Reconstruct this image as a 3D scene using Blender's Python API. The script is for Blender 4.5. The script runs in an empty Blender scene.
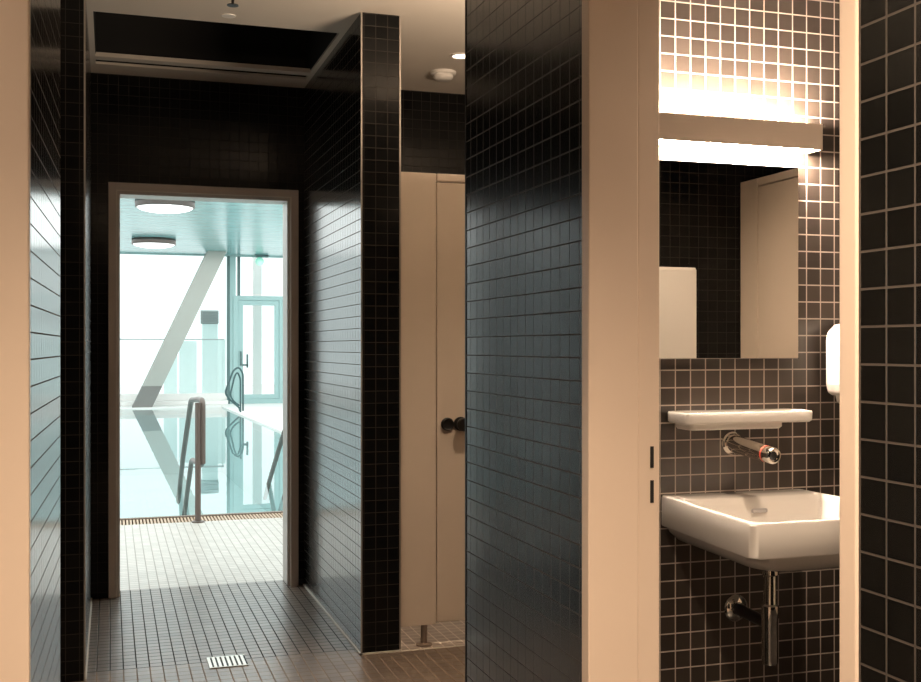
import bpy, bmesh, math, random
from mathutils import Vector, Matrix
random.seed(4)
SC = bpy.context.scene
COL = SC.collection
PI = math.pi

# ------------------------------------------------------------------ camera
cam_d = bpy.data.cameras.new('camera')
cam_d.sensor_width = 36.0
cam_d.lens = 1090.0 / 921.0 * 36.0
cam_d.shift_y = 6.0 / 921.0
cam_d.clip_start = 0.02
cam_d.clip_end = 200
cam = bpy.data.objects.new('camera', cam_d)
COL.objects.link(cam)
cam.location = (0, 0, 1.26)
cam.rotation_euler = (math.radians(90), 0, math.radians(-17.826))
SC.camera = cam

# ------------------------------------------------------------------ world, view
W = bpy.data.worlds.new('sky')
SC.world = W
W.use_nodes = True
wb = W.node_tree.nodes['Background']
wb.inputs[0].default_value = (0.96, 1.0, 0.985, 1)
wb.inputs[1].default_value = 1.5
SC.view_settings.view_transform = 'Standard'
SC.view_settings.look = 'None'
SC.view_settings.gamma = 1
SC.view_settings.use_curve_mapping = False
SC.view_settings.exposure = 0.0
SC.cycles.use_denoising = True
SC.cycles.max_bounces = 10
SC.cycles.diffuse_bounces = 5
SC.cycles.glossy_bounces = 6
SC.cycles.transparent_max_bounces = 12
SC.cycles.caustics_reflective = True
SC.cycles.sample_clamp_indirect = 6.0
SC.cycles.blur_glossy = 0.3


def area(name, loc, rot, sx, sy, power, col, spread=PI, portal=False):
    l = bpy.data.lights.new(name, 'AREA')
    l.shape = 'RECTANGLE'; l.size = sx; l.size_y = sy
    l.energy = power; l.color = col; l.spread = spread
    if portal:
        l.cycles.is_portal = True
    o = bpy.data.objects.new(name, l); COL.objects.link(o)
    o.location = loc; o.rotation_euler = rot
    return o


def spot(name, loc, power, col, angle, blend=0.6, size=0.04, rot=(0, 0, 0)):
    l = bpy.data.lights.new(name, 'SPOT')
    l.energy = power; l.color = col; l.spot_size = math.radians(angle)
    l.spot_blend = blend; l.shadow_soft_size = size
    o = bpy.data.objects.new(name, l); COL.objects.link(o)
    o.location = loc; o.rotation_euler = rot
    return o


WARM = (1.0, 0.76, 0.55)
DAY = (1.0, 0.985, 0.96)
# daylight through the glazing, and unseen fills added under the closed hall ceiling
area('daylight_window', (1.0, 24.45, 1.75), (math.radians(-90), 0, 0), 15.8, 2.9, 1, DAY, portal=True)
area('daylight_side', (-7.9, 15, 1.7), (0, math.radians(-90), 0), 3.0, 17, 1, DAY, portal=True)
area('hall_fill', (1.5, 9.4, 3.27), (0, 0, 0), 14.0, 6.6, 560, DAY)
area('hall_fill', (1.5, 18.6, 3.27), (0, 0, 0), 14.0, 9.5, 700, DAY)
# ceiling downlights of the changing area
spot('downlight_and_fill', (1.572, 4.882, 2.60), 90, WARM, 100, 0.8, 0.05)
spot('downlight_and_fill', (1.45, 3.35, 2.60), 75, WARM, 92, 0.9, 0.05)
spot('downlight_and_fill', (0.45, 3.30, 2.60), 22, WARM, 100, 0.8, 0.05)
# downlights nearer the viewpoint, and unseen fills added to brighten jambs and ceiling
spot('downlight_and_fill', (0.36, 0.50, 2.60), 430, WARM, 122, 0.85, 0.05)
spot('downlight_and_fill', (-0.95, 1.2, 2.60), 65, WARM, 150, 0.8, 0.05)  # unseen spot added to brighten the left door jamb
spot('downlight_and_fill', (1.95, 1.70, 2.60), 80, WARM, 130, 0.8, 0.05)
area('ceiling_fill_up', (0.42, -0.9, 1.95), (math.radians(180), 0, 0), 0.6, 0.06, 60, WARM)  # added upward fill for the ceiling, no fixture
area('casing_fill', (-1.6, 1.65, 1.6), (0, math.radians(-90), 0), 0.3, 0.6, 4, WARM)  # added side fill to brighten the right door casing
area('ceiling_fill_up', (1.75, 2.98, 1.95), (math.radians(180), 0, 0), 0.6, 0.06, 90, WARM)  # added upward fill in the passage, no fixture

# ------------------------------------------------------------------ materials
def new_mat(name):
    m = bpy.data.materials.new(name); m.use_nodes = True
    nt = m.node_tree
    return m, nt, nt.nodes['Principled BSDF']


def setp(b, **k):
    names = {'col': 'Base Color', 'rough': 'Roughness', 'metal': 'Metallic', 'spec': 'Specular IOR Level',
             'coat': 'Coat Weight', 'emit': 'Emission Strength', 'ecol': 'Emission Color', 'ior': 'IOR'}
    for a, v in k.items():
        if a in ('col', 'ecol'):
            v = (*v, 1)
        b.inputs[names[a]].default_value = v


def plain(name, col, rough=0.5, metal=0.0, noise=0.04, nscale=8.0, **k):
    m, nt, b = new_mat(name)
    setp(b, col=col, rough=rough, metal=metal, **k)
    if noise:
        g = nt.nodes.new('ShaderNodeNewGeometry')
        n = nt.nodes.new('ShaderNodeTexNoise'); n.inputs['Scale'].default_value = nscale
        n.inputs['Detail'].default_value = 4
        nt.links.new(g.outputs['Position'], n.inputs['Vector'])
        mr = nt.nodes.new('ShaderNodeMapRange')
        mr.inputs['To Min'].default_value = 1 - noise; mr.inputs['To Max'].default_value = 1 + noise
        nt.links.new(n.outputs['Fac'], mr.inputs['Value'])
        hs = nt.nodes.new('ShaderNodeHueSaturation'); hs.inputs['Color'].default_value = (*col, 1)
        nt.links.new(mr.outputs[0], hs.inputs['Value'])
        nt.links.new(hs.outputs[0], b.inputs['Base Color'])
    return m


def tile_mat(name, axes, pitch=(0.05, 0.05), off=(0.0, 0.0), tile=(0.005, 0.005, 0.0045), grout=(0.075, 0.062, 0.052),
             rough=0.17, gw=0.0028, vary=0.005, grough=0.8, tvar=0.25, bump=0.35, spec=0.9, ior=1.5):
    """square mosaic tiles on the world axes named in `axes` (pair of 0,1,2)"""
    m, nt, b = new_mat(name)
    N = nt.nodes; L = nt.links
    g = N.new('ShaderNodeNewGeometry')
    sp = N.new('ShaderNodeSeparateXYZ'); L.new(g.outputs['Position'], sp.inputs[0])
    def M(op, a, bb=None, c=None):
        n = N.new('ShaderNodeMath'); n.operation = op
        for i, v in enumerate((a, bb, c)):
            if v is None: continue
            if isinstance(v, (int, float)): n.inputs[i].default_value = v
            else: L.new(v, n.inputs[i])
        return n.outputs[0]
    ids = []; ds = []
    for ax, p, o in zip(axes, pitch, off):
        t = M('DIVIDE', M('SUBTRACT', sp.outputs[ax], o), p)
        ids.append(M('FLOOR', t))
        fr = M('FRACT', t)
        d = M('MINIMUM', fr, M('SUBTRACT', 1.0, fr))
        ds.append(M('MULTIPLY', d, p))
    d = M('MINIMUM', ds[0], ds[1])
    mr = N.new('ShaderNodeMapRange'); mr.inputs['From Min'].default_value = gw * 0.36
    mr.inputs['From Max'].default_value = gw * 0.64; mr.interpolation_type = 'SMOOTHSTEP'
    L.new(d, mr.inputs['Value'])
    mask = mr.outputs[0]
    cb = N.new('ShaderNodeCombineXYZ'); L.new(ids[0], cb.inputs[0]); L.new(ids[1], cb.inputs[1])
    wn = N.new('ShaderNodeTexWhiteNoise'); wn.noise_dimensions = '3D'; L.new(cb.outputs[0], wn.inputs['Vector'])
    # colour
    v = N.new('ShaderNodeMapRange'); v.inputs['To Min'].default_value = 1 - tvar; v.inputs['To Max'].default_value = 1 + tvar
    L.new(wn.outputs['Value'], v.inputs['Value'])
    hs = N.new('ShaderNodeHueSaturation'); hs.inputs['Color'].default_value = (*tile, 1); L.new(v.outputs[0], hs.inputs['Value'])
    mx = N.new('ShaderNodeMix'); mx.data_type = 'RGBA'
    L.new(mask, mx.inputs['Factor']); mx.inputs['A'].default_value = (*grout, 1); L.new(hs.outputs[0], mx.inputs['B'])
    L.new(mx.outputs['Result'], b.inputs['Base Color'])
    # roughness
    r = N.new('ShaderNodeMapRange'); L.new(mask, r.inputs['Value'])
    r.inputs['To Min'].default_value = grough; r.inputs['To Max'].default_value = rough
    L.new(r.outputs[0], b.inputs['Roughness'])
    s = N.new('ShaderNodeMapRange'); L.new(mask, s.inputs['Value'])
    s.inputs['To Min'].default_value = 0.1; s.inputs['To Max'].default_value = spec
    L.new(s.outputs[0], b.inputs['Specular IOR Level'])
    b.inputs['IOR'].default_value = ior
    # every tile sits at its own tiny tilt
    sub = N.new('ShaderNodeVectorMath'); sub.operation = 'SUBTRACT'; L.new(wn.outputs['Color'], sub.inputs[0]); sub.inputs[1].default_value = (0.5, 0.5, 0.5)
    sc = N.new('ShaderNodeVectorMath'); sc.operation = 'SCALE'; L.new(sub.outputs[0], sc.inputs[0]); sc.inputs['Scale'].default_value = vary
    ad = N.new('ShaderNodeVectorMath'); ad.operation = 'ADD'; L.new(sc.outputs[0], ad.inputs[0])
    bp = N.new('ShaderNodeBump'); bp.inputs['Strength'].default_value = bump; bp.inputs['Distance'].default_value = 0.001
    L.new(mask, bp.inputs['Height'])
    L.new(bp.outputs[0], ad.inputs[1])
    nm = N.new('ShaderNodeVectorMath'); nm.operation = 'NORMALIZE'; L.new(ad.outputs[0], nm.inputs[0])
    L.new(nm.outputs[0], b.inputs['Normal'])
    return m


ZO = 0.037
M = {}
M['tileYZ'] = tile_mat('black_mosaic_side', (1, 2), (0.0526, 0.05), (0.0150, ZO), ior=1.72)
M['tileYZr'] = tile_mat('black_mosaic_side_boosted', (1, 2), (0.0526, 0.05), (2.14, ZO), ior=2.2, spec=0.8, grout=(0.055, 0.045, 0.038))  # copy of the side tile, reflectance raised to brighten the reflected daylight
M['tileXZ'] = tile_mat('black_mosaic_cross_shaded', (0, 2), (0.05, 0.05), (0.041, ZO - 0.008), spec=0.14, rough=0.14, tile=(0.006, 0.006, 0.006), grout=(0.03, 0.026, 0.022))  # same tile, sheen and grout darkened to put shade into these walls
M['tileXZs'] = tile_mat('lit_mosaic_sink', (0, 2), (0.0486, 0.05), (1.534, 0.044), tile=(0.048, 0.037, 0.030), spec=0.4, grout=(0.52, 0.45, 0.39), rough=0.3, gw=0.0036)  # same black tile, lightened and browned as if lamplit
M['tileXY'] = tile_mat('dark_mosaic_floor', (0, 1), (0.0495, 0.05), (0.347, 0.008), tile=(0.17, 0.132, 0.105), grout=(0.03, 0.026, 0.023), rough=0.32, gw=0.0045, tvar=0.18, vary=0.03)  # grout painted darker where the floor reflects daylight
M['tileXYn'] = tile_mat('dark_mosaic_floor_lit_grout', (0, 1), (0.0495, 0.05), (0.347, 0.008), tile=(0.17, 0.132, 0.105), grout=(0.25, 0.20, 0.16), rough=0.32, gw=0.0045, tvar=0.18, vary=0.03)  # same floor, grout painted lighter for the light in the foreground
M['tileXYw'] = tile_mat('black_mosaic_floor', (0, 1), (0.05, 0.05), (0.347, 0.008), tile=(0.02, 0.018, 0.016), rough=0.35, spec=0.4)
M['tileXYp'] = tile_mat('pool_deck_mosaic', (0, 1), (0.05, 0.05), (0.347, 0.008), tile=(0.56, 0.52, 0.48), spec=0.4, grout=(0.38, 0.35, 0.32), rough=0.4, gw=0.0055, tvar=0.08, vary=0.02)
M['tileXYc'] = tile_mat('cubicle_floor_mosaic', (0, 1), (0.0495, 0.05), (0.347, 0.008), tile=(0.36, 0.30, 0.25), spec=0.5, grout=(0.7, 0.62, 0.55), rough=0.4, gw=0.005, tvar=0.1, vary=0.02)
M['beige'] = plain('beige_painted_steel', (0.70, 0.57, 0.46), 0.42, noise=0.02)
M['panel'] = plain('beige_laminate', (0.72, 0.61, 0.50), 0.5, noise=0.03)
M['ceil'] = plain('ceiling_plaster', (0.62, 0.57, 0.50), 0.85, noise=0.05, nscale=3)
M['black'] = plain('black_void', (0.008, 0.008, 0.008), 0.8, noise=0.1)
M['blackmetal'] = plain('black_metal', (0.015, 0.014, 0.013), 0.35, 0.3)
M['hole'] = plain('strike_recess_black', (0.006, 0.005, 0.005), 0.7)
M['chrome'] = plain('chrome', (0.82, 0.78, 0.72), 0.08, 1.0, noise=0)
M['steel'] = plain('brushed_steel', (0.45, 0.42, 0.40), 0.28, 1.0, noise=0.05)
M['brightsteel'] = plain('polished_drain_steel', (0.80, 0.78, 0.74), 0.35, 0.6, noise=0.03)
M['greysteel'] = plain('taupe_painted_steel', (0.50, 0.45, 0.41), 0.4, 0.1, noise=0.05)
M['ceramic'] = plain('white_ceramic', (0.86, 0.82, 0.77), 0.12, noise=0.01, coat=0.3)
M['plastic'] = plain('white_plastic', (0.86, 0.83, 0.78), 0.3, noise=0.01)
M['plasticgrey'] = plain('grey_plastic', (0.42, 0.40, 0.40), 0.3, noise=0.01)
M['silicone'] = plain('white_silicone', (0.62, 0.58, 0.52), 0.5, noise=0.02)
M['trim'] = plain('metal_corner_trim', (0.42, 0.38, 0.34), 0.35, 0.6, noise=0.02)
M['darkglass'] = plain('dark_sensor_glass', (0.02, 0.02, 0.02), 0.05, noise=0)
M['red'] = plain('red_plastic', (0.75, 0.10, 0.07), 0.35, noise=0.02)
M['white'] = plain('white_render', (0.82, 0.83, 0.82), 0.7, noise=0.02)
M['deckwhite'] = plain('white_deck_stone', (0.84, 0.82, 0.80), 0.5, noise=0.03)
M['concrete'] = plain('pale_concrete', (0.40, 0.40, 0.37), 0.7, noise=0.05, nscale=1.5)
M['plinth'] = plain('grey_concrete_foot', (0.21, 0.20, 0.19), 0.6, noise=0.06)
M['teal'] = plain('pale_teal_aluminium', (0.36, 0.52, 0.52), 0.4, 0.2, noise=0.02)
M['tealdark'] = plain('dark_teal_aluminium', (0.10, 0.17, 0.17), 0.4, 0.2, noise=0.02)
M['rail'] = plain('satin_rail_steel', (0.16, 0.125, 0.11), 0.38, 0.6, noise=0.05)
M['ladder'] = plain('dark_teal_rail', (0.07, 0.12, 0.125), 0.35, 0.5, noise=0.03)
M['rimdark'] = plain('dark_brown_lamp_rim', (0.07, 0.055, 0.047), 0.5)
M['grate'] = plain('beige_plastic_grating', (0.50, 0.36, 0.25), 0.5, noise=0.04)
M['lip'] = plain('brown_coping_edge', (0.20, 0.15, 0.115), 0.5, noise=0.05)
M['poolwall'] = tile_mat('pool_basin_mosaic', (0, 1), (0.1, 0.1), tile=(0.76, 0.87, 0.87), grout=(0.75, 0.85, 0.86), rough=0.4, gw=0.006, tvar=0.05, vary=0)
M['screen'] = plain('frosted_teal_screen', (0.86, 0.95, 0.94), 0.6, noise=0.03)
M['louvre'] = plain('grey_louvre', (0.5, 0.52, 0.52), 0.5, noise=0.03)

# mirror
m, nt, b = new_mat('mirror_silver'); setp(b, col=(0.88, 0.86, 0.82), metal=1.0, rough=0.01); M['mirror'] = m


def emit(name, col, s):
    m, nt, b = new_mat(name)
    setp(b, col=(0.8, 0.8, 0.8), ecol=col, emit=s, rough=0.4)
    return m


M['tube_glow'] = emit('lamp_diffuser_warm', (1.0, 0.80, 0.62), 430)
M['disc_glow'] = emit('ceiling_disc_diffuser', (1.0, 0.99, 0.96), 1.8)
M['spot_glow'] = emit('downlight_glass', (1.0, 0.85, 0.65), 6.0)
M['exit_glow'] = emit('exit_lamp_green', (0.0, 0.6, 0.35), 0.6)


def glass_mat(name, tint, frac=None, ior=1.33, rough=0.0, bump=0.0):
    m = bpy.data.materials.new(name); m.use_nodes = True
    nt = m.node_tree; nt.nodes.clear(); N = nt.nodes; L = nt.links
    out = N.new('ShaderNodeOutputMaterial'); mix = N.new('ShaderNodeMixShader')
    tr = N.new('ShaderNodeBsdfTransparent'); tr.inputs[0].default_value = (*tint, 1)
    gl = N.new('ShaderNodeBsdfGlossy'); gl.inputs['Roughness'].default_value = rough
    gl.inputs[0].default_value = (1, 1, 1, 1)
    fr = N.new('ShaderNodeFresnel'); fr.inputs[0].default_value = ior
    L.new(fr.outputs[0], mix.inputs[0]); L.new(tr.outputs[0], mix.inputs[1]); L.new(gl.outputs[0], mix.inputs[2])
    if bump:
        n = N.new('ShaderNodeTexNoise'); n.inputs['Scale'].default_value = 1.3; n.inputs['Detail'].default_value = 2
        g = N.new('ShaderNodeNewGeometry'); L.new(g.outputs['Position'], n.inputs['Vector'])
        bp = N.new('ShaderNodeBump'); bp.inputs['Strength'].default_value = 1.0; bp.inputs['Distance'].default_value = bump
        L.new(n.outputs['Fac'], bp.inputs['Height']); L.new(bp.outputs[0], gl.inputs['Normal'])
    L.new(mix.outputs[0], out.inputs[0])
    return m


M['water'] = glass_mat('pool_water', (0.88, 0.98, 0.98), ior=1.7, bump=0.0006)
M['glass'] = glass_mat('window_glass', (0.93, 0.97, 0.97), ior=1.2)

# slatted ceiling of the pool hall (boards running along X with staggered ends); teal base also stands in for light bounced off the water
m, nt, b = new_mat('pale_teal_ceiling_boards')
N = nt.nodes; L = nt.links
g = N.new('ShaderNodeNewGeometry')
br = N.new('ShaderNodeTexBrick')
br.inputs['Color1'].default_value = (0.25, 0.47, 0.48, 1); br.inputs['Color2'].default_value = (0.29, 0.52, 0.53, 1)
br.inputs['Mortar'].default_value = (0.09, 0.20, 0.21, 1)
br.inputs['Scale'].default_value = 1.0; br.inputs['Mortar Size'].default_value = 0.022
br.inputs['Brick Width'].default_value = 60; br.inputs['Row Height'].default_value = 0.42
L.new(g.outputs['Position'], br.inputs['Vector']); L.new(br.outputs['Color'], b.inputs['Base Color'])
b.inputs['Roughness'].default_value = 0.22
M['boards'] = m


# ------------------------------------------------------------------ mesh helpers
class MB:
    def __init__(s):
        s.v = []; s.f = []; s.mi = []; s.smooth = []

    def add(s, vs, fs, mi=0, smooth=False):
        k = len(s.v); s.v += [tuple(p) for p in vs]
        for f in fs:
            s.f.append(tuple(i + k for i in f)); s.mi.append(mi); s.smooth.append(smooth)
        return s

    def box(s, x0, y0, z0, x1, y1, z1, mi=0, mis=None):
        """mis: material index per face (bottom, top, -y, +x, +y, -x)"""
        vs = [(x0, y0, z0), (x1, y0, z0), (x1, y1, z0), (x0, y1, z0), (x0, y0, z1), (x1, y0, z1), (x1, y1, z1), (x0, y1, z1)]
        fs = [(0, 3, 2, 1), (4, 5, 6, 7), (0, 1, 5, 4), (1, 2, 6, 5), (2, 3, 7, 6), (3, 0, 4, 7)]
        k = len(s.v); s.v += vs
        for i, f in enumerate(fs):
            s.f.append(tuple(j + k for j in f)); s.mi.append(mis[i] if mis else mi); s.smooth.append(False)
        return s

    def prism(s, pts, z0, z1, mi=0):
        """polygon pts (x,y) counter-clockwise extruded in z"""
        n = len(pts)
        vs = [(x, y, z0) for x, y in pts] + [(x, y, z1) for x, y in pts]
        fs = [tuple(range(n))[::-1], tuple(range(n, 2 * n))] + [(i, (i + 1) % n, n + (i + 1) % n, n + i) for i in range(n)]
        return s.add(vs, fs, mi)

    def loft(s, loops, cap0=True, cap1=True, mi=0, smooth=True):
        n = len(loops[0]); vs = [p for l in loops for p in l]; fs = []
        for k in range(len(loops) - 1):
            for i in range(n):
                j = (i + 1) % n
                fs.append((k * n + i, k * n + j, (k + 1) * n + j, (k + 1) * n + i))
        s.add(vs, fs, mi, smooth)
        base = len(s.v) - len(vs)
        if cap0: s.f.append(tuple(base + i for i in range(n))[::-1]); s.mi.append(mi); s.smooth.append(False)
        if cap1: s.f.append(tuple(base + (len(loops) - 1) * n + i for i in range(n))); s.mi.append(mi); s.smooth.append(False)
        return s

    def lathe(s, prof, c, axis=(0, 0, 1), n=32, mi=0, smooth=True):
        """prof = [(r, h)...] along axis from c"""
        a = Vector(axis).normalized()
        u = a.orthogonal().normalized(); w = a.cross(u)
        loops = []
        for r, h in prof:
            loops.append([Vector(c) + a * h + (u * math.cos(2 * PI * i / n) + w * math.sin(2 * PI * i / n)) * max(r, 1e-5) for i in range(n)])
        return s.loft(loops, True, True, mi, smooth)

    def tube(s, pts, r, n=12, mi=0):
        pts = [Vector(p) for p in pts]
        t0 = (pts[1] - pts[0]).normalized(); u = t0.orthogonal().normalized()
        loops = []
        for i, p in enumerate(pts):
            if i == 0: t = t0
            elif i == len(pts) - 1: t = (pts[i] - pts[i - 1]).normalized()
            else: t = ((pts[i] - pts[i - 1]).normalized() + (pts[i + 1] - pts[i]).normalized()).normalized()
            u = (u - t * u.dot(t)).normalized(); w = t.cross(u)
            loops.append([p + (u * math.cos(2 * PI * k / n) + w * math.sin(2 * PI * k / n)) * r for k in range(n)])
        return s.loft(loops, True, True, mi, True)

    def build(s, name, mats, parent=None, bevel=0.0, kind=None, seg=2):
        if not isinstance(mats, (list, tuple)): mats = [mats]
        off = Vector((0, 0, 0)); p = parent
        while p is not None:
            off += p.location; p = p.parent
        me = bpy.data.meshes.new(name)
        me.from_pydata([tuple(Vector(v) - off) for v in s.v], [], s.f)
        for mm in mats: me.materials.append(mm)
        for poly, mi, sm in zip(me.polygons, s.mi, s.smooth):
            poly.material_index = mi; poly.use_smooth = sm
        bm = bmesh.new(); bm.from_mesh(me)
        bmesh.ops.recalc_face_normals(bm, faces=bm.faces)
        for ed in bm.edges:
            if len(ed.link_faces) == 2 and ed.calc_face_angle(0) > math.radians(38): ed.smooth = False
        bm.to_mesh(me); bm.free()
        me.update()
        o = bpy.data.objects.new(name, me); COL.objects.link(o)
        if parent is not None: o.parent = parent
        if kind: o['kind'] = kind
        if bevel:
            bv = o.modifiers.new('edge', 'BEVEL'); bv.width = bevel; bv.segments = seg
            bv.limit_method = 'ANGLE'; bv.angle_limit = math.radians(35)
        return o


def fillet(pts, r, n=6):
    """round the corners of a polyline"""
    pts = [Vector(p) for p in pts]; out = [pts[0]]
    for i in range(1, len(pts) - 1):
        a, b, c = pts[i - 1], pts[i], pts[i + 1]
        d1 = (a - b); d2 = (c - b); rr = min(r, d1.length * 0.48, d2.length * 0.48)
        p0 = b + d1.normalized() * rr; p1 = b + d2.normalized() * rr
        for k in range(n + 1):
            t = k / n
            out.append(p0 * (1 - t) ** 2 + b * 2 * t * (1 - t) + p1 * t ** 2)
    out.append(pts[-1])
    return out


def thing(name, label, cat, loc, group=None, kind=None):
    o = bpy.data.objects.new(name, None); COL.objects.link(o)
    o.location = loc; o.empty_display_size = 0.1
    tag(o, label, cat, group, kind)
    return o


def tag(o, label=None, cat=None, group=None, kind=None):
    if label: o['label'] = label
    if cat: o['category'] = cat
    if group: o['group'] = group
    if kind: o['kind'] = kind
    return o


def copy_tree(o, parent=None, delta=(0, 0, 0)):
    c = o.copy(); COL.objects.link(c)
    if parent is None: c.location = o.location + Vector(delta)
    else: c.parent = parent
    for ch in list(o.children): copy_tree(ch, c)
    return c


S = 'structure'
CZ = 2.632          # changing-area ceiling
PZ = 3.30           # pool-hall ceiling

# ------------------------------------------------------------------ the shell: floors
# front floor up to the movement joint; strip behind the joint; joint 4 mm wide
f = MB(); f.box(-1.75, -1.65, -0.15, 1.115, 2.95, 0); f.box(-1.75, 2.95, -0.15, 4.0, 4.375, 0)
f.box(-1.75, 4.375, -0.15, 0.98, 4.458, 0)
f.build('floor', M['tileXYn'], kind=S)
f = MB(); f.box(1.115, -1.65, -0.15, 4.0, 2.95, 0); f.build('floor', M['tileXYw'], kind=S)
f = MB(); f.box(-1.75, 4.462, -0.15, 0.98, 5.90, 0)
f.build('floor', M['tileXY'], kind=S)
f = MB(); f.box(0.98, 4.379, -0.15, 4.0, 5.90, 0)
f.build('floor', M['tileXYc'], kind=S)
f = MB(); f.box(-1.75, 4.458, -0.15, 0.98, 4.462, 0.0006)
f.build('trim_1', M['blackmetal'], kind=S)
f = MB(); f.box(1.13, 4.368, -0.1, 4.0, 4.379, 0.0015)
f.build('trim_2', M['silicone'], kind=S)
# silicone line at the foot of the partition
f = MB(); f.box(0.972, 4.367, 0, 0.982, 5.753, 0.006); f.box(0.972, 4.367, 0, 1.15, 4.377, 0.006)
f.build('trim_3', M['silicone'], kind=S)
f = MB(); f.box(-0.092, 4.35, 0, -0.084, 5.753, 0.006)
f.build('trim_4', M['silicone'], kind=S)

# ------------------------------------------------------------------ walls of the changing area
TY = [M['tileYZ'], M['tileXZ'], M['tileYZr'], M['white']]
# near right wall: plane X = 0.955, doorway between Y 1.227 and 2.121
w = MB()
w.box(0.955, -1.65, 0, 1.115, 1.227, CZ, mis=(0, 0, 1, 0, 1, 0))
w.box(0.955, 1.227, 2.14, 1.115, 2.121, CZ, mis=(0, 0, 1, 0, 1, 0))
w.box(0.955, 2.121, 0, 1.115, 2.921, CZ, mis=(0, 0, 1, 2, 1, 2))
w.build('wall_right', TY, kind=S)
# near left wall, running very slightly out of parallel
w = MB()
w.prism([(-0.30, -1.65), (-0.165, -1.65), (-0.165, 1.227), (-0.30, 1.227)], 0, CZ, 0)
w.prism([(-0.30, 1.227), (-0.165, 1.227), (-0.14, 2.121), (-0.30, 2.121)], 2.14, CZ, 0)
w.prism([(-0.30, 2.121), (-0.14, 2.121), (-0.119, 2.921), (-0.30, 2.921)], 0, CZ, 0)
w.build('wall_left', TY, kind=S)
# far left corridor wall and its end face
w = MB(); w.box(-0.25, 4.35, 0, -0.09, 5.753, CZ, mis=(0, 0, 1, 0, 1, 0))
w.build('wall_far_left', TY, kind=S)
# partition on the right of the pool doorway
w = MB(); w.box(0.98, 4.375, 0, 1.145, 5.753, CZ, mis=(0, 0, 1, 0, 1, 0))
w.build('wall_partition', TY, kind=S)
# wall that the basin hangs on (its other side closes the cubicle passage)
w = MB(); w.box(1.115, 2.77, 0, 3.9, 2.921, CZ, mis=(0, 0, 1, 1, 2, 1))
w.build('wall_basin', [M['tileXZs'], M['tileXZs'], M['tileXZ']], kind=S)
# back wall with the pool doorway: outer frame X -0.008..0.947, Z 2.087
w = MB()
w.box(-1.75, 5.753, 0, 0.03, 5.903, CZ + 0.75, mis=(1, 1, 1, 0, 3, 0))
w.box(1.145, 5.63, 0, 4.0, 5.753, CZ, mis=(1, 1, 1, 0, 3, 0))
w.box(0.91, 5.753, 0, 4.0, 5.903, CZ + 0.75, mis=(1, 1, 1, 0, 3, 0))
w.box(0.03, 5.753, 2.05, 0.91, 5.903, CZ + 0.75, mis=(1, 1, 1, 0, 3, 0))
w.build('wall_back', TY, kind=S)
w = MB(); w.box(-1.75, -1.8, 0, 4.0, -1.65, CZ, mis=(1, 1, 1, 0, 1, 0)); w.build('wall_front', TY, kind=S)
w = MB(); w.box(-1.9, -1.8, 0, -1.75, 5.753, CZ, mis=(1, 1, 1, 0, 1, 0)); w.build('wall_outer_left', TY, kind=S)
w = MB(); w.box(3.9, -1.8, 0, 4.05, 5.753, CZ, mis=(1, 1, 1, 0, 1, 0)); w.build('wall_outer_right', TY, kind=S)
# washroom: wall behind the viewer's side, short return beside the basin
w = MB(); w.box(1.115, 0.79, 0, 3.9, 0.94, CZ, mis=(1, 1, 1, 0, 1, 0)); w.build('wall_washroom', TY, kind=S)
w = MB(); w.box(2.134, 2.52, 0, 2.284, 2.77, CZ, mis=(0, 0, 1, 0, 1, 0)); w.build('wall_return', TY, kind=S)

# metal corner profiles
t = MB()
for x, y in ((0.978, 4.373), (1.141, 4.373)):
    t.box(x, y, 0, x + 0.006, y + 0.006, CZ)
t.build('trim_5', M['trim'], kind=S)
t = MB(); t.box(-0.094, 4.348, 0, -0.088, 4.354, CZ); t.build('trim_6', M['trim'], kind=S)
t = MB(); t.box(0.953, 2.917, 0, 0.959, 2.923, CZ); t.build('trim_7', M['blackmetal'], kind=S)

# ceiling with the open hatch above the corridor
HX0, HX1, HY0, HY1 = -0.066, 0.955, 4.70, 5.565
c = MB()
c.box(-1.9, -1.8, CZ, 4.05, HY0, CZ + 0.1)
c.box(-1.9, HY0, CZ, HX0, 5.753, CZ + 0.1); c.box(HX1, HY0, CZ, 4.05, 5.753, CZ + 0.1)
c.box(HX0, HY1, CZ, HX1, 5.753, CZ + 0.1)
c.build('ceiling', M['ceil'], kind=S)
h = thing('ceiling_hatch', 'open black service recess in the ceiling above the corridor end', 'ceiling hatch', (0.45, 5.1, CZ))
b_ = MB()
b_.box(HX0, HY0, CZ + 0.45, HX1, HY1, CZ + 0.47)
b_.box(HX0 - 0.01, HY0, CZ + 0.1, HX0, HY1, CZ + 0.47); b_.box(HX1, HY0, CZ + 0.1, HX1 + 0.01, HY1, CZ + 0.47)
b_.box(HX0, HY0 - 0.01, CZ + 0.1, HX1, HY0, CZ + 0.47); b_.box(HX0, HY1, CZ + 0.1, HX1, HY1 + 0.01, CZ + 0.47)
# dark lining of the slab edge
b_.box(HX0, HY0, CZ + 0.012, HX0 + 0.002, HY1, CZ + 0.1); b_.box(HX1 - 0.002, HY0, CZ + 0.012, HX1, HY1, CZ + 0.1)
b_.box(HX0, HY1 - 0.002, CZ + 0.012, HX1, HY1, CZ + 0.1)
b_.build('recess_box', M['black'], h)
MB().box(HX0, 5.42, CZ, HX1, 5.485, CZ + 0.02).build('frame_bar', M['ceil'], h)

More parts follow.
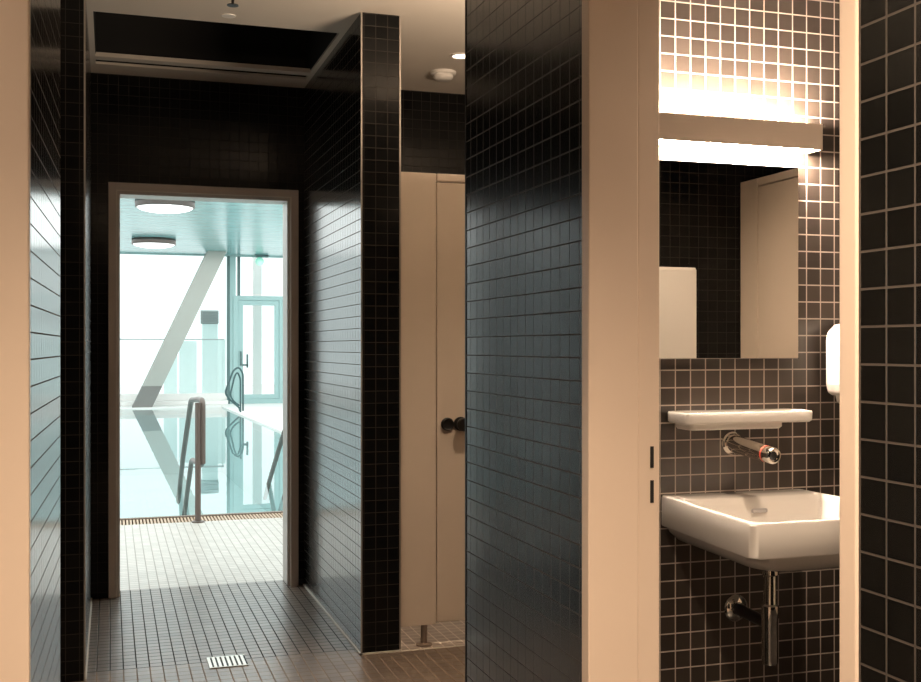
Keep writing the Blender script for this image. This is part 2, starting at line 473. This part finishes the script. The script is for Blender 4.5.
# ------------------------------------------------------------------ door frames
def side_frame(name, xf, side, Y0, Y1, sz, slots):
    """steel frame in a wall parallel to Y; xf = corridor face; side = +1 wall lies at larger X"""
    root = bpy.data.objects.new(name, None); COL.objects.link(root); root.location = (xf, (Y0 + Y1) / 2, 0); root['kind'] = S
    D = 0.164 * side
    def bx(mb, xa, xb, y0, y1, z0, z1): mb.box(min(xa, xb), y0, z0, max(xa, xb), y1, z1)
    f = MB(); e = 0.037; lip = -0.004 * side
    for (y0, y1) in ((Y1 - e, Y1), (Y0, Y0 + e)):
        bx(f, xf + lip, xf + 0.112 * side, y0, y1, 0, sz)
    # rebate part is set back by 14 mm
    bx(f, xf + 0.112 * side, xf + D, Y1 - e + 0.004, Y1, 0, sz)
    bx(f, xf + 0.112 * side, xf + D, Y0, Y0 + e - 0.004, 0, sz)
    bx(f, xf + lip, xf + D, Y0 + e, Y1 - e, sz - e, sz)
    f.build('frame', M['beige'], root, bevel=0.003)
    if slots:
        for z0, z1 in slots:
            s = MB(); bx(s, xf + 0.141 * side, xf + 0.149 * side, Y1 - e + 0.0025, Y1 - e + 0.006, z0, z1)
            s.build('strike_slot', M['hole'], root)
    return root


side_frame('door_2', 0.955, 1, 1.227, 2.121, 2.14, [(1.26 + (347 - 468) / 1090 * 2.32, 1.26 + (347 - 446.5) / 1090 * 2.32), (1.26 + (347 - 503) / 1090 * 2.32, 1.26 + (347 - 480.5) / 1090 * 2.32)])
side_frame('door_3', -0.14, -1, 1.20, 2.105, 2.14, None)

# pool doorway frame, taupe steel
root = bpy.data.objects.new('door_1', None); COL.objects.link(root); root.location = (0.47, 5.753, 0); root['kind'] = S
f = MB()
X0, X1, ZT = -0.008, 0.947, 2.087
e = 0.038
f.box(X0, 5.735, 0, X0 + e, 5.79, ZT); f.box(X1 - e, 5.735, 0, X1, 5.79, ZT); f.box(X0 + e, 5.735, ZT - e, X1 - e, 5.79, ZT)
f.build('casing', M['greysteel'], root, bevel=0.002)
f = MB(); e2 = e + 0.018
f.box(X0 + e, 5.76, 0, X0 + e2, 5.915, ZT - e); f.box(X1 - e2, 5.76, 0, X1 - e, 5.915, ZT - e); f.box(X0 + e2, 5.76, ZT - e2, X1 - e2, 5.915, ZT - e)
f.build('rebate', M['greysteel'], root, bevel=0.002)
f = MB(); q = 0.004
f.box(X0 + e - 0.001, 5.731, 0.0, X0 + e + q, 5.739, ZT - e); f.box(X1 - e - q, 5.731, 0, X1 - e + 0.001, 5.739, ZT - e); f.box(X0 + e, 5.731, ZT - e - q, X1 - e, 5.739, ZT - e + 0.001)
f.build('edge_strip', M['silicone'], root)

# ------------------------------------------------------------------ pool hall shell
f = MB(); f.box(-8, 5.90, -0.15, 10, 8.07, 0.0)
f.build('floor', M['tileXYp'], kind=S)
PX = lambda y: 2.66 - (y - 8.38) * 0.0265       # right edge of the pool
f = MB()
f.prism([(PX(8.07), 8.07), (10, 8.07), (10, 24.7), (PX(23.6), 24.7), (PX(23.6), 23.6)], -0.15, 0.0)
f.prism([(-8, 23.6), (PX(23.6), 23.6), (PX(23.6), 24.7), (-8, 24.7)], -0.15, 0.0)
f.build('floor', M['deckwhite'], kind=S)
c = MB(); c.box(-8, 5.903, PZ, 10, 24.8, PZ + 0.1); c.build('ceiling', M['boards'], kind=S)
w = MB(); w.box(10, 5.9, -0.15, 10.15, 24.8, PZ); w.build('wall_hall_right', M['white'], kind=S)
# basin of the pool
w = MB()
w.box(-8, 8.3, -1.5, 4, 24, -1.4)
w.box(-8, 8.28, -1.4, 4, 8.375, -0.06)
w.box(-8, 23.6, -1.4, 4, 23.7, -0.16)
w.prism([(PX(8.38), 8.38), (PX(8.38) + 0.1, 8.38), (PX(23.6) + 0.1, 23.6), (PX(23.6), 23.6)], -1.4, -0.16)
w.box(-8.1, 8.3, -1.4, -8, 23.7, 0)
w.build('wall_pool', M['poolwall'], kind=S)
w = MB(); w.prism([(-7.99, 8.38), (PX(8.38) - 0.005, 8.38), (PX(23.6) - 0.005, 23.595), (-7.99, 23.595)], -0.03, -0.026)
wt = w.build('pool_water', M['water']); tag(wt, 'still turquoise pool water mirroring the white window wall', 'water', kind='stuff')
# the plate of water is one surface only
bm = bmesh.new(); bm.from_mesh(wt.data)
bmesh.ops.delete(bm, geom=[fc for fc in bm.faces if fc.normal.z < 0.5], context='FACES'); bm.to_mesh(wt.data); bm.free()
# overflow channel: trough, grating, coping edge
w = MB(); w.box(-8, 8.07, -0.2, PX(8.2), 8.345, -0.12); w.build('trim_8', M['hole'], kind=S)
g = thing('overflow_grating', 'beige slotted overflow grating along the near pool edge', 'grating', (0.6, 8.2, 0))
b_ = MB()
x = -2.0
while x < 2.62:
    b_.box(x, 8.085, -0.035, x + 0.0135, 8.33, -0.004); x += 0.024
b_.build('slats', M['grate'], g)
b_ = MB(); b_.box(-2.0, 8.07, -0.04, 2.62, 8.085, -0.002); b_.box(-2.0, 8.12, -0.055, 2.62, 8.13, -0.036); b_.box(-2.0, 8.28, -0.055, 2.62, 8.29, -0.036)
b_.build('support_bar', M['grate'], g)
w = MB(); w.box(-8, 8.33, -0.15, PX(8.36), 8.378, 0.004); w.build('trim_9', M['lip'], kind=S)

# far window wall
GY = 24.6
wr = bpy.data.objects.new('window_1', None); COL.objects.link(wr); wr.location = (0, GY, 0); wr['kind'] = S
b_ = MB(); b_.box(-8, GY - 0.02, 0.0, 2.47, GY + 0.12, 0.24); b_.build('sill', M['deckwhite'], wr, bevel=0.01)
b_ = MB(); b_.box(-8, GY - 0.26, 0.0, 2.47, GY - 0.03, 0.09); b_.build('bench_step', M['deckwhite'], wr, bevel=0.01)
b_ = MB(); b_.box(-8, GY, PZ - 0.03, 10, GY + 0.08, PZ); b_.build('top_rail', M['teal'], wr)
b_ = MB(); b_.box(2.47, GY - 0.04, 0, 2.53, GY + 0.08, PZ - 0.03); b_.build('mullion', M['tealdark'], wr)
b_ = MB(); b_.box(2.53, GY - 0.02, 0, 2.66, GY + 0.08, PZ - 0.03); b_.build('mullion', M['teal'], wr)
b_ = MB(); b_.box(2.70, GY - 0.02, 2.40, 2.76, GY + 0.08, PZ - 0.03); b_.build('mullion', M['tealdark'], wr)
for xx in (-2.2, -4.6, -7.0, 4.9, 6.9, 8.9):
    b_ = MB(); b_.box(xx, GY, 0.0 if xx > 0 else 0.24, xx + 0.06, GY + 0.08, PZ - 0.03); b_.build('mullion', M['teal'], wr)
b_ = MB(); b_.box(-8, GY + 0.02, 0.24, 2.47, GY + 0.03, PZ - 0.03); b_.box(2.66, GY + 0.02, 2.45, 3.9, GY + 0.03, PZ - 0.03); b_.box(3.9, GY + 0.02, 0.1, 10, GY + 0.03, PZ - 0.03)
b_.build('pane', M['glass'], wr)
b_ = MB(); b_.box(3.78, GY - 0.02, 0, 3.9, GY + 0.08, PZ - 0.03); b_.build('mullion', M['white'], wr)
# glazed exit door
dr = bpy.data.objects.new('door_4', None); COL.objects.link(dr); dr.location = (3.2, GY, 0); dr['kind'] = S
b_ = MB(); b_.box(2.60, GY - 0.05, 0, 2.72, GY + 0.1, 2.40); b_.box(3.62, GY - 0.05, 0, 3.78, GY + 0.1, 2.40); b_.box(2.72, GY - 0.05, 2.30, 3.62, GY + 0.1, 2.40); b_.box(2.72, GY - 0.05, 0, 3.62, GY + 0.1, 0.10)
b_.build('frame', M['teal'], dr, bevel=0.004)
b_ = MB(); b_.box(2.722, GY - 0.03, 0.102, 2.82, GY + 0.05, 2.298); b_.box(3.52, GY - 0.03, 0.102, 3.618, GY + 0.05, 2.298); b_.box(2.82, GY - 0.03, 2.19, 3.52, GY + 0.05, 2.298); b_.box(2.82, GY - 0.03, 0.102, 3.52, GY + 0.05, 0.20)
b_.build('leaf', M['teal'], dr, bevel=0.004)
b_ = MB(); b_.box(2.82, GY + 0.01, 0.20, 3.52, GY + 0.02, 2.19); b_.build('pane', M['glass'], dr)
b_ = MB(); b_.tube(fillet([(2.765, GY - 0.02, 1.15), (2.765, GY - 0.10, 1.15), (2.765, GY - 0.10, 0.86), (2.765, GY - 0.02, 0.86)], 0.02), 0.018, 8)
b_.box(2.80, GY - 0.07, 0.84, 2.93, GY - 0.03, 0.88); b_.box(2.89, GY - 0.07, 0.80, 2.93, GY - 0.03, 1.10)
b_.build('handle', M['tealdark'], dr)
# left glazing of the hall
wl = bpy.data.objects.new('window_2', None); COL.objects.link(wl); wl.location = (-8, 15, 0); wl['kind'] = S
b_ = MB()
for yy in (5.95, 8.4, 12, 15.6, 19.2, 22.8, 24.55): b_.box(-8.08, yy, 0, -8.0, yy + 0.08, PZ)
b_.build('mullion', M['teal'], wl)
b_ = MB(); b_.box(-8.05, 5.9, 0.0, -8.04, 24.6, PZ); b_.build('pane', M['glass'], wl)

# leaning column on the far pool edge
cr = thing('leaning_column', 'slanted pale concrete column standing on the far pool edge', 'column', (0.64, 23.85, 0))
def slant(z, w=0.40):
    x0 = 0.439 + (z / 3.30) * (1.972 - 0.439)
    return [(x0, 23.66, z), (x0 + w, 23.66, z), (x0 + w, 24.06, z), (x0, 24.06, z)]
MB().loft([slant(0.44), slant(PZ)], smooth=False).build('shaft', M['concrete'], cr, bevel=0.006)
MB().loft([slant(0.0), slant(0.44)], smooth=False).build('foot', M['plinth'], cr, bevel=0.004)
tag(cr.children[1], 'darker grey foot of the column')

# disc ceiling lamps
def disc(loc, label):
    r = thing('ceiling_lamp', label, 'ceiling lamp', loc, 'round ceiling lamps above the pool')
    x, y, z = loc
    MB().lathe([(0.40, 0), (0.405, -0.015), (0.405, -0.10), (0.385, -0.105), (0.38, -0.06), (0.38, -0.02)], loc, n=48).build('rim', M['rimdark'], r)
    MB().lathe([(0.378, -0.06), (0.378, -0.105), (0.34, -0.130), (0.24, -0.155), (0.12, -0.168), (0.01, -0.170)], loc, n=48).build('diffuser', M['disc_glow'], r)
    return r
disc((0.73, 15.7, PZ), 'round dark-rimmed ceiling lamp, the nearer and larger one above the pool')
disc((0.79, 21.4, PZ), 'round dark-rimmed ceiling lamp, the farther and smaller one above the pool')

# exit lamp on its bracket
r = thing('exit_lamp', 'glowing green exit lamp under a dark bar above the glazed exit door', 'exit lamp', (3.17, GY - 0.3, PZ))
MB().box(3.04, GY - 0.34, PZ - 0.02, 3.34, GY - 0.24, PZ + 0.0).box(3.07, GY - 0.35, 3.18 + 0.06, 3.33, GY - 0.25, 3.28).build('bracket', M['tealdark'], r)
b_ = MB(); prof = [(0.095 * math.sin(a * PI / 10), -0.095 * math.cos(a * PI / 10)) for a in range(11)]
b_.lathe(prof, (3.15, GY - 0.3, 3.15), n=20).build('lamp_globe', M['exit_glow'], r)

# pool ladder at the far right edge
lx, ly = 2.50, 21.8
lad = thing('pool_ladder', 'dark tubular pool ladder rails on the far right pool edge', 'pool ladder', (2.4, ly, 0))
p1 = [(2.50, ly, -0.0), (2.50, ly, 0.74), (2.42, ly, 0.87), (2.31, ly, 0.80), (2.15, ly, 0.36), (2.23, ly, 0.24), (2.43, ly, 0.06), (2.44, ly, 0.0)]
MB().tube(fillet(p1, 0.10), 0.019, 10).build('rail', M['ladder'], lad)
p2 = [(2.40, ly - 0.45, 0.0), (2.40, ly - 0.45, 0.66), (2.34, ly - 0.45, 0.78), (2.29, ly - 0.45, 0.70), (2.20, ly - 0.45, 0.33), (2.28, ly - 0.45, 0.20), (2.38, ly - 0.45, 0.13)]
MB().tube(fillet(p2, 0.08), 0.017, 10).build('rail', M['ladder'], lad)

# entry handrails on the near pool edge
def handrail(x0, label):
    r = thing('pool_handrail', label, 'handrail', (x0, 8.1, 0), 'handrails of the pool steps')
    k = 0.0
    dx = 0.008
    MB().tube(fillet([(x0, 8.04, -0.005), (x0, 8.04, 0.86)], 0.05), 0.021, 12).build('post', M['rail'], r)
    MB().lathe([(0.045, 0), (0.045, 0.008), (0.024, 0.014)], (x0, 8.04, 0), n=20).build('base_flange', M['rail'], r)
    up = [(x0 + 0.034, 8.05, 0.42), (x0 + 0.034, 8.05, 0.875), (x0 + 0.026, 8.30, 0.872), (x0 + 0.004, 8.78, 0.845), (x0 + 0.0, 9.70, 0.315), (x0 + 0.01, 10.33, -0.02), (x0 + 0.01, 10.6, -0.2)]
    MB().tube(fillet(up, 0.07, 8), 0.021, 12).build('top_rail', M['rail'], r)
    lo = [(x0 + 0.034, 8.05, 0.43), (x0 + 0.03, 8.12, 0.40), (x0 + 0.0, 8.66, 0.39), (x0 + 0.0, 9.32, -0.02), (x0 + 0.0, 9.6, -0.2)]
    MB().tube(fillet(lo, 0.08, 6), 0.019, 12).build('lower_rail', M['rail'], r)
    return r
handrail(0.602, 'brown steel handrail rising from the near pool edge in mid-doorway')
handrail(1.415, 'second steel handrail of the pool steps, mostly hidden behind the right side of the doorway')

# outside the far glazing
f = MB(); f.box(-14, 24.8, -0.35, 16, 40, -0.1); f.build('floor', M['deckwhite'], kind=S)
o = MB().box(3.22, 26.0, -0.1, 3.42, 26.15, 3.6).build('outdoor_post', M['deckwhite']); tag(o, 'thin pale post outside, seen through the glazed exit door', 'post')
v = thing('louvre_box', 'small grey louvred box on a pale teal post outside the window', 'ventilation box', (2.2, 26.0, -0.1))
b_ = MB()
for i in range(8): b_.box(2.02, 25.95, 1.82 + i * 0.036, 2.42, 26.2, 1.84 + i * 0.036)
b_.box(2.02, 26.1, 1.80, 2.42, 26.2, 2.12); b_.build('louvres', M['louvre'], v)
MB().box(2.05, 26.0, -0.1, 2.40, 26.15, 1.80).build('post', M['screen'], v)
for i, (xa, xb, zt, lab) in enumerate(((1.20, 1.50, 1.35, 'leftmost pale teal frosted screen outside, just right of the column'), (1.55, 1.95, 1.40, 'pale teal frosted screen outside, left of the louvred box'), (2.44, 2.62, 1.45, 'narrow pale teal frosted screen outside, right of the louvred box'))):
    o = MB().box(xa, 26.4, -0.1, xb, 26.44, zt).build('frosted_screen', M['screen'], bevel=0.003); tag(o, lab, 'screen', 'frosted screens outside')
o = thing('terrace_railing', 'thin white railing outside behind the far window', 'railing', (0, 25.6, -0.1))
MB().box(-8, 25.58, 1.42, 2.5, 25.6, 1.445).build('top_rail', M['louvre'], o)
for k in range(4): MB().box(-7.8 + k * 3.42, 25.58, -0.1, -7.77 + k * 3.42, 25.6, 1.42).build('post', M['screen'], o)

# ------------------------------------------------------------------ cubicles
def cubicle_front(name, label):
    """built in world space, front plane Y = 4.419"""
    r = thing(name, label, 'cubicle', (1.3, 4.43, 0))
    y0, y1 = 4.419, 4.449
    MB().box(1.159, y0, 0.088, 1.312, y1, 1.994).build('pilaster', M['panel'], r, bevel=0.002)
    MB().box(1.3165, y0, 1.963, 2.02, y1, 1.994).build('header_rail', M['panel'], r, bevel=0.002)
    d = MB().box(1.3165, y0 + 0.002, 0.095, 1.96, y1, 1.957).build('door', M['panel'], r, bevel=0.002)
    MB().box(1.965, y0, 0.088, 2.55, y1, 1.994).build('pilaster', M['panel'], r, bevel=0.002)
    MB().lathe([(0.028, 0.0), (0.028, 0.010), (0.023, 0.014), (0.019, 0.011), (0.001, 0.011)], (1.362, y0 + 0.002, 0.933), (0, -1, 0), 24).build('lock_rose', M['blackmetal'], d)
    kn = MB().lathe([(0.030, 0.0), (0.030, 0.010), (0.014, 0.014), (0.014, 0.032), (0.027, 0.038), (0.029, 0.055), (0.024, 0.064), (0.001, 0.066)], (1.420, y0 + 0.002, 0.933), (0, -1, 0), 24).build('door_knob', M['blackmetal'], d)
    MB().lathe([(0.034, 0), (0.034, 0.006), (0.014, 0.010), (0.014, 0.088)], (1.264, y0 + 0.015, 0), n=20).build('foot', M['lip'], r)
    MB().lathe([(0.034, 0), (0.034, 0.006), (0.014, 0.010), (0.014, 0.088)], (2.1, y0 + 0.015, 0), n=20).build('foot', M['steel'], r)
    # thin dark shadow gap jamb
    MB().box(1.1451, y0 + 0.004, 0.088, 1.1585, y1 - 0.004, 1.994).build('wall_channel', M['blackmetal'], r)
    return r
cubicle_front('toilet_cubicle', 'beige toilet cubicle front with round black lock, behind the dark tiled partition')
# shoulder panels of the cubicle
# washroom cubicle seen in the mirror, plane X = 2.866
r = thing('toilet_cubicle', 'beige toilet cubicle front reflected in the mirror', 'cubicle', (2.88, 1.2, 0))
x0, x1 = 2.866, 2.896
MB().box(x0, 0.941, 0.1, x1, 1.082, 2.045).build('pilaster', M['panel'], r, bevel=0.002)
MB().box(x0, 1.086, 2.010, x1, 2.2, 2.045).build('header_rail', M['panel'], r, bevel=0.002)
d = MB().box(x0 + 0.002, 1.086, 0.11, x1, 1.75, 2.004).build('door', M['panel'], r, bevel=0.002)
MB().box(x0, 1.755, 0.1, x1, 2.769, 2.045).build('pilaster', M['panel'], r, bevel=0.002)
MB().lathe([(0.029, 0.0), (0.029, 0.010), (0.014, 0.014), (0.014, 0.032), (0.029, 0.05), (0.001, 0.06)], (x0 + 0.002, 1.66, 0.93), (-1, 0, 0), 24).build('door_knob', M['blackmetal'], d)
for yy in (1.05, 1.85): MB().lathe([(0.032, 0), (0.032, 0.007), (0.011, 0.012), (0.011, 0.102)], (x0 + 0.015, yy, 0), n=16).build('foot', M['steel'], r)
# white wall cabinet reflected in the mirror
r = thing('towel_cabinet', 'white upright cabinet reflected in the lower left of the mirror', 'cabinet', (2.5, 0.94, 1.0))
MB().box(2.30, 0.941, 0.75, 2.565, 1.05, 1.625).build('body', M['plastic'], r, bevel=0.006)
MB().box(2.335, 1.05, 0.78, 2.560, 1.062, 1.615).build('door', M['plastic'], r, bevel=0.003)

# ------------------------------------------------------------------ washroom fittings
# mirror with cabinet edge
r = thing('wall_mirror', 'large frameless mirror below the lit lamp above the washbasin', 'mirror', (1.65, 2.769, 1.5))
MB().box(1.365, 2.748, 1.226, 1.926, 2.769, 1.789).build('backing', M['steel'], r, bevel=0.001)
MB().box(1.367, 2.7435, 1.228, 1.924, 2.7475, 1.787).build('mirror_glass', M['mirror'], r)

# lamp: beige box with glowing strips above and below
r = thing('mirror_lamp', 'long beige box lamp glowing up and down above the mirror', 'wall lamp', (1.67, 2.769, 1.87))
lx0, lx1, lz0, lz1, ly0 = 1.372, 1.970, 1.832, 1.907, 2.690
b_ = MB()
b_.box(lx0, ly0, lz0, lx1, ly0 + 0.004, lz1)
b_.box(lx0, ly0 + 0.004, lz0, lx0 + 0.004, 2.7695, lz1); b_.box(lx1 - 0.004, ly0 + 0.004, lz0, lx1, 2.7695, lz1)
b_.box(lx0 + 0.004, 2.760, lz0 + 0.004, lx1 - 0.004, 2.7695, lz1 - 0.004)
b_.build('body', M['beige'], r, bevel=0.001)
MB().box(lx0 + 0.005, ly0 + 0.006, lz1 - 0.012, lx1 - 0.03, 2.758, lz1 - 0.002).build('upper_diffuser', M['tube_glow'], r)
MB().box(lx0 + 0.005, ly0 + 0.006, lz0 - 0.001, lx1 - 0.03, 2.758, lz0 + 0.008).build('lower_diffuser', M['tube_glow'], r)

# ceramic shelf
def rrect(x0, x1, y0, y1, r, z, n=5, sk=0.0):
    out = []
    for cx, cy, a0 in ((x1 - r, y1 - r, 0), (x0 + r, y1 - r, 90), (x0 + r, y0 + r, 180), (x1 - r, y0 + r, 270)):
        for k in range(n + 1):
            a = math.radians(a0 + 90 * k / n)
            px, py = cx + r * math.cos(a), cy + r * math.sin(a)
            out.append((px, py, z))
    return out

s = MB()
sx0, sx1, sy0, sy1 = 1.503, 1.917, 2.655, 2.7695
s.loft([rrect(sx0 + 0.006, sx1 - 0.006, sy0 + 0.006, sy1, 0.014, 1.040), rrect(sx0 + 0.001, sx1 - 0.001, sy0 + 0.001, sy1, 0.014, 1.045), rrect(sx0, sx1, sy0, sy1, 0.015, 1.068),
        rrect(sx0 + 0.002, sx1 - 0.002, sy0 + 0.002, sy1 - 0.001, 0.014, 1.0725), rrect(sx0 + 0.008, sx1 - 0.008, sy0 + 0.008, sy1 - 0.004, 0.012, 1.072), rrect(sx0 + 0.013, sx1 - 0.013, sy0 + 0.013, sy1 - 0.01, 0.01, 1.067)])
s.loft([rrect(1.535, 1.822, 2.680, 2.7695, 0.012, 1.022), rrect(1.530, 1.827, 2.674, 2.7695, 0.012, 1.028), rrect(1.530, 1.827, 2.674, 2.7695, 0.012, 1.041)])
o = s.build('ceramic_shelf', M['ceramic']); o.location.z = 0.006; tag(o, 'white ceramic shelf on the tiled wall between mirror and tap', 'shelf')

# wall tap
tp = thing('wall_tap', 'chrome sensor wall tap with a red ring above the washbasin', 'tap', (1.717, 2.769, 0.981))
ax = Vector((0.012, -0.19, -0.019))
MB().lathe([(0.034, 0.0), (0.034, 0.006), (0.030, 0.011)], (1.717, 2.7695, 0.981), (0, -1, 0), 32).build('wall_flange', M['chrome'], tp)
MB().lathe([(0.026, 0.008), (0.025, 0.06), (0.0235, 0.15), (0.0230, 0.160)], (1.717, 2.7695, 0.981), ax, 32).build('spout', M['chrome'], tp)
MB().lathe([(0.0236, 0.160), (0.0236, 0.166)], (1.717, 2.7695, 0.981), ax, 32).build('red_ring', M['red'], tp)
MB().lathe([(0.0232, 0.166), (0.0232, 0.193), (0.021, 0.197), (0.017, 0.198), (0.016, 0.190), (0.001, 0.190)], (1.717, 2.7695, 0.981), ax, 32).build('spout_head', M['chrome'], tp)
MB().lathe([(0.013, 0.1885), (0.012, 0.1915), (0.001, 0.192)], (1.717, 2.7695, 0.981), ax, 24).build('sensor_eye', M['darkglass'], tp)

# washbasin
sk = thing('washbasin', 'white ceramic wall-hung washbasin below the shelf', 'washbasin', (1.72, 2.769, 0.84))
def bl(ins, z, back=0.0, r=0.045, n=6):
    """outline of the basin; slightly wider at the front"""
    y0, y1 = 2.245 + ins, 2.7695 - back
    pts = rrect(0, 1, 0, 1, 0.001, 0)
    out = []
    hx = 0.265 - ins; cx = 1.712
    x0, x1 = cx - hx, cx + hx
    rr = max(0.02, r)
    for ccx, ccy, a0 in ((x1 - 0.01, y1 - 0.01, 0), (x0 + 0.01, y1 - 0.01, 90), (x0 + rr, y0 + rr, 180), (x1 - rr, y0 + rr, 270)):
        q = 0.01 if a0 < 180 else rr
        for k in range(n + 1):
            a = math.radians(a0 + 90 * k / n)
            px, py = ccx + q * math.cos(a), ccy + q * math.sin(a)
            t = (py - 2.245) / 0.525           # taper towards the wall
            px = cx + (px - cx) * (1 - 0.125 * t) + 0.006 * t
            out.append((px, py, z))
    return out
def ib(ins, z, back, r):
    return bl(ins, z, back, r)
s = MB()
s.loft([bl(0.16, 0.690, 0.10, 0.08), bl(0.10, 0.697, 0.04, 0.08), bl(0.060, 0.712, 0.0, 0.07), bl(0.030, 0.735, 0, 0.055), bl(0.018, 0.752, 0, 0.045),
        bl(0.003, 0.754, 0, 0.022), bl(0.0, 0.758, 0, 0.020), bl(0.0, 0.834, 0, 0.020), bl(0.003, 0.839, 0.0, 0.020), bl(0.007, 0.840, 0.002, 0.020),
        ib(0.016, 0.840, 0.105, 0.035), ib(0.020, 0.837, 0.110, 0.038), ib(0.026, 0.820, 0.117, 0.045), ib(0.036, 0.765, 0.128, 0.06), ib(0.055, 0.745, 0.145, 0.07), ib(0.10, 0.736, 0.19, 0.08), ib(0.17, 0.733, 0.24, 0.05)])
s.build('bowl', M['ceramic'], sk)
# overflow slot on the inside back
b_ = MB(); b_.box(1.702, 2.638, 0.797, 1.752, 2.6465, 0.809); b_.build('overflow_slot', M['plasticgrey'], sk, bevel=0.004)
MB().lathe([(0.030, 0), (0.030, 0.004), (0.02, 0.006)], (1.725, 2.48, 0.734), n=24).build('drain_plug', M['chrome'], sk)

# bottle trap
tr = thing('bottle_trap', 'chrome bottle trap and waste pipe under the washbasin', 'bottle trap', (1.725, 2.59, 0.5))
tx, ty = 1.722, 2.585
MB().lathe([(0.033, 0.6885), (0.033, 0.684), (0.021, 0.686), (0.021, 0.660), (0.024, 0.658), (0.024, 0.638), (0.0175, 0.634), (0.0175, 0.548)], (tx, ty, 0), n=32).build('drop_pipe', M['chrome'], tr)
MB().lathe([(0.0175, 0.556), (0.024, 0.552), (0.024, 0.520), (0.0225, 0.516), (0.0225, 0.398), (0.021, 0.392), (0.001, 0.390)], (tx, ty, 0), n=32).build('bottle', M['chrome'], tr)
MB().tube([(tx, ty + 0.015, 0.500), (1.728, 2.762, 0.503)], 0.0165, 20).build('waste_arm', M['blackmetal'], tr)  # chrome arm in black, its dark reflection put into the colour
MB().lathe([(0.039, 0.0), (0.039, 0.006), (0.034, 0.012), (0.020, 0.018)], (1.728, 2.7695, 0.503), (0, -1, 0), 32).build('wall_flange', M['chrome'], tr)

# soap dispenser on the short return wall
sd = thing('soap_dispenser', 'white soap dispenser on the wall right of the mirror', 'soap dispenser', (2.134, 2.67, 1.2))
prof = [(2.0895, 1.335), (2.04, 1.335), (1.995, 1.325), (1.972, 1.305), (1.966, 1.28), (1.966, 1.15), (1.972, 1.125), (1.985, 1.118), (2.0895, 1.118)]
b_ = MB(); n = len(prof)
b_.add([(x + 0.044, 2.615, z) for x, z in prof] + [(x + 0.044, 2.735, z) for x, z in prof], [tuple(range(n)), tuple(range(n, 2 * n))[::-1]] + [(i, (i + 1) % n, n + (i + 1) % n, n + i) for i in range(n)])
b_.build('housing', M['plastic'], sd, bevel=0.008, seg=3)
prof = [(2.085, 1.12), (1.985, 1.12), (1.990, 1.098), (2.012, 1.086), (2.030, 1.080), (2.036, 1.058), (2.05, 1.056), (2.085, 1.10)]
b_ = MB(); n = len(prof)
b_.add([(x + 0.044, 2.635, z) for x, z in prof] + [(x + 0.044, 2.715, z) for x, z in prof], [tuple(range(n)), tuple(range(n, 2 * n))[::-1]] + [(i, (i + 1) % n, n + (i + 1) % n, n + i) for i in range(n)])
b_.build('push_lever', M['plastic'], sd, bevel=0.004)
MB().box(2.060, 2.6135, 1.13, 2.095, 2.616, 1.185).build('level_window', M['plasticgrey'], sd)

# ------------------------------------------------------------------ ceiling fittings and floor drain
r = thing('smoke_detector', 'round white smoke detector on the ceiling above the cubicle', 'smoke detector', (1.582, 5.1, CZ))
MB().lathe([(0.064, 0), (0.064, -0.012), (0.058, -0.016)], (1.582, 5.20, CZ), n=36).build('base', M['plastic'], r)
MB().lathe([(0.048, -0.016), (0.050, -0.030), (0.040, -0.040), (0.020, -0.043), (0.001, -0.043)], (1.582, 5.20, CZ), n=36).build('sensor_dome', M['plastic'], r)
def downlight(x, y, label, glow=True):
    r = thing('downlight', label, 'downlight', (x, y, CZ), 'recessed ceiling downlights')
    MB().lathe([(0.050, 0), (0.050, -0.004), (0.040, -0.006), (0.038, -0.001)], (x, y, CZ), n=32).build('ring', M['plastic'], r)
    MB().lathe([(0.037, -0.001), (0.036, -0.0035), (0.001, -0.004)], (x, y, CZ), n=32).build('lens', M['spot_glow'], r)
    return r
downlight(1.572, 4.882, 'small lit downlight in the ceiling beside the smoke detector')
r = thing('sprinkler_head', 'small dark sprinkler head hanging from the ceiling in front of the open hatch', 'sprinkler', (0.447, 4.235, CZ))
b_ = MB(); b_.lathe([(0.012, 0.0), (0.012, -0.02), (0.018, -0.024), (0.016, -0.04), (0.006, -0.044), (0.005, -0.062), (0.022, -0.064), (0.022, -0.067), (0.001, -0.067)], (0.447, 4.235, CZ), n=20)
b_.build('nozzle', M['blackmetal'], r)
MB().lathe([(0.034, 0.0), (0.033, -0.004), (0.012, -0.008)], (0.447, 4.235, CZ), n=24).build('rosette', M['chrome'], r)
o = MB().lathe([(0.030, 0), (0.029, -0.003), (0.001, -0.004)], (0.468, 4.59, CZ), n=24).build('cover_cap', M['plastic']); tag(o, 'small round white cap on the ceiling just below the sprinkler', 'ceiling cap')

dr = thing('floor_drain', 'square slotted steel drain in the tiled corridor floor', 'floor drain', (0.445, 4.44, 0))
b_ = MB(); x0, x1, y0, y1 = 0.372, 0.522, 4.362, 4.512
MB().box(x0, y0, 0.0005, x1, y1, 0.0012).build('tray', M['hole'], dr)
b_.box(x0, y0, 0.0012, x1, y0 + 0.006, 0.004); b_.box(x0, y1 - 0.006, 0.0012, x1, y1, 0.004)
n = 8
for i in range(n):
    xa = x0 + (x1 - x0) * i / n
    b_.box(xa, y0 + 0.006, 0.0012, xa + 0.0115, y1 - 0.006, 0.004)
b_.build('grate', M['brightsteel'], dr)
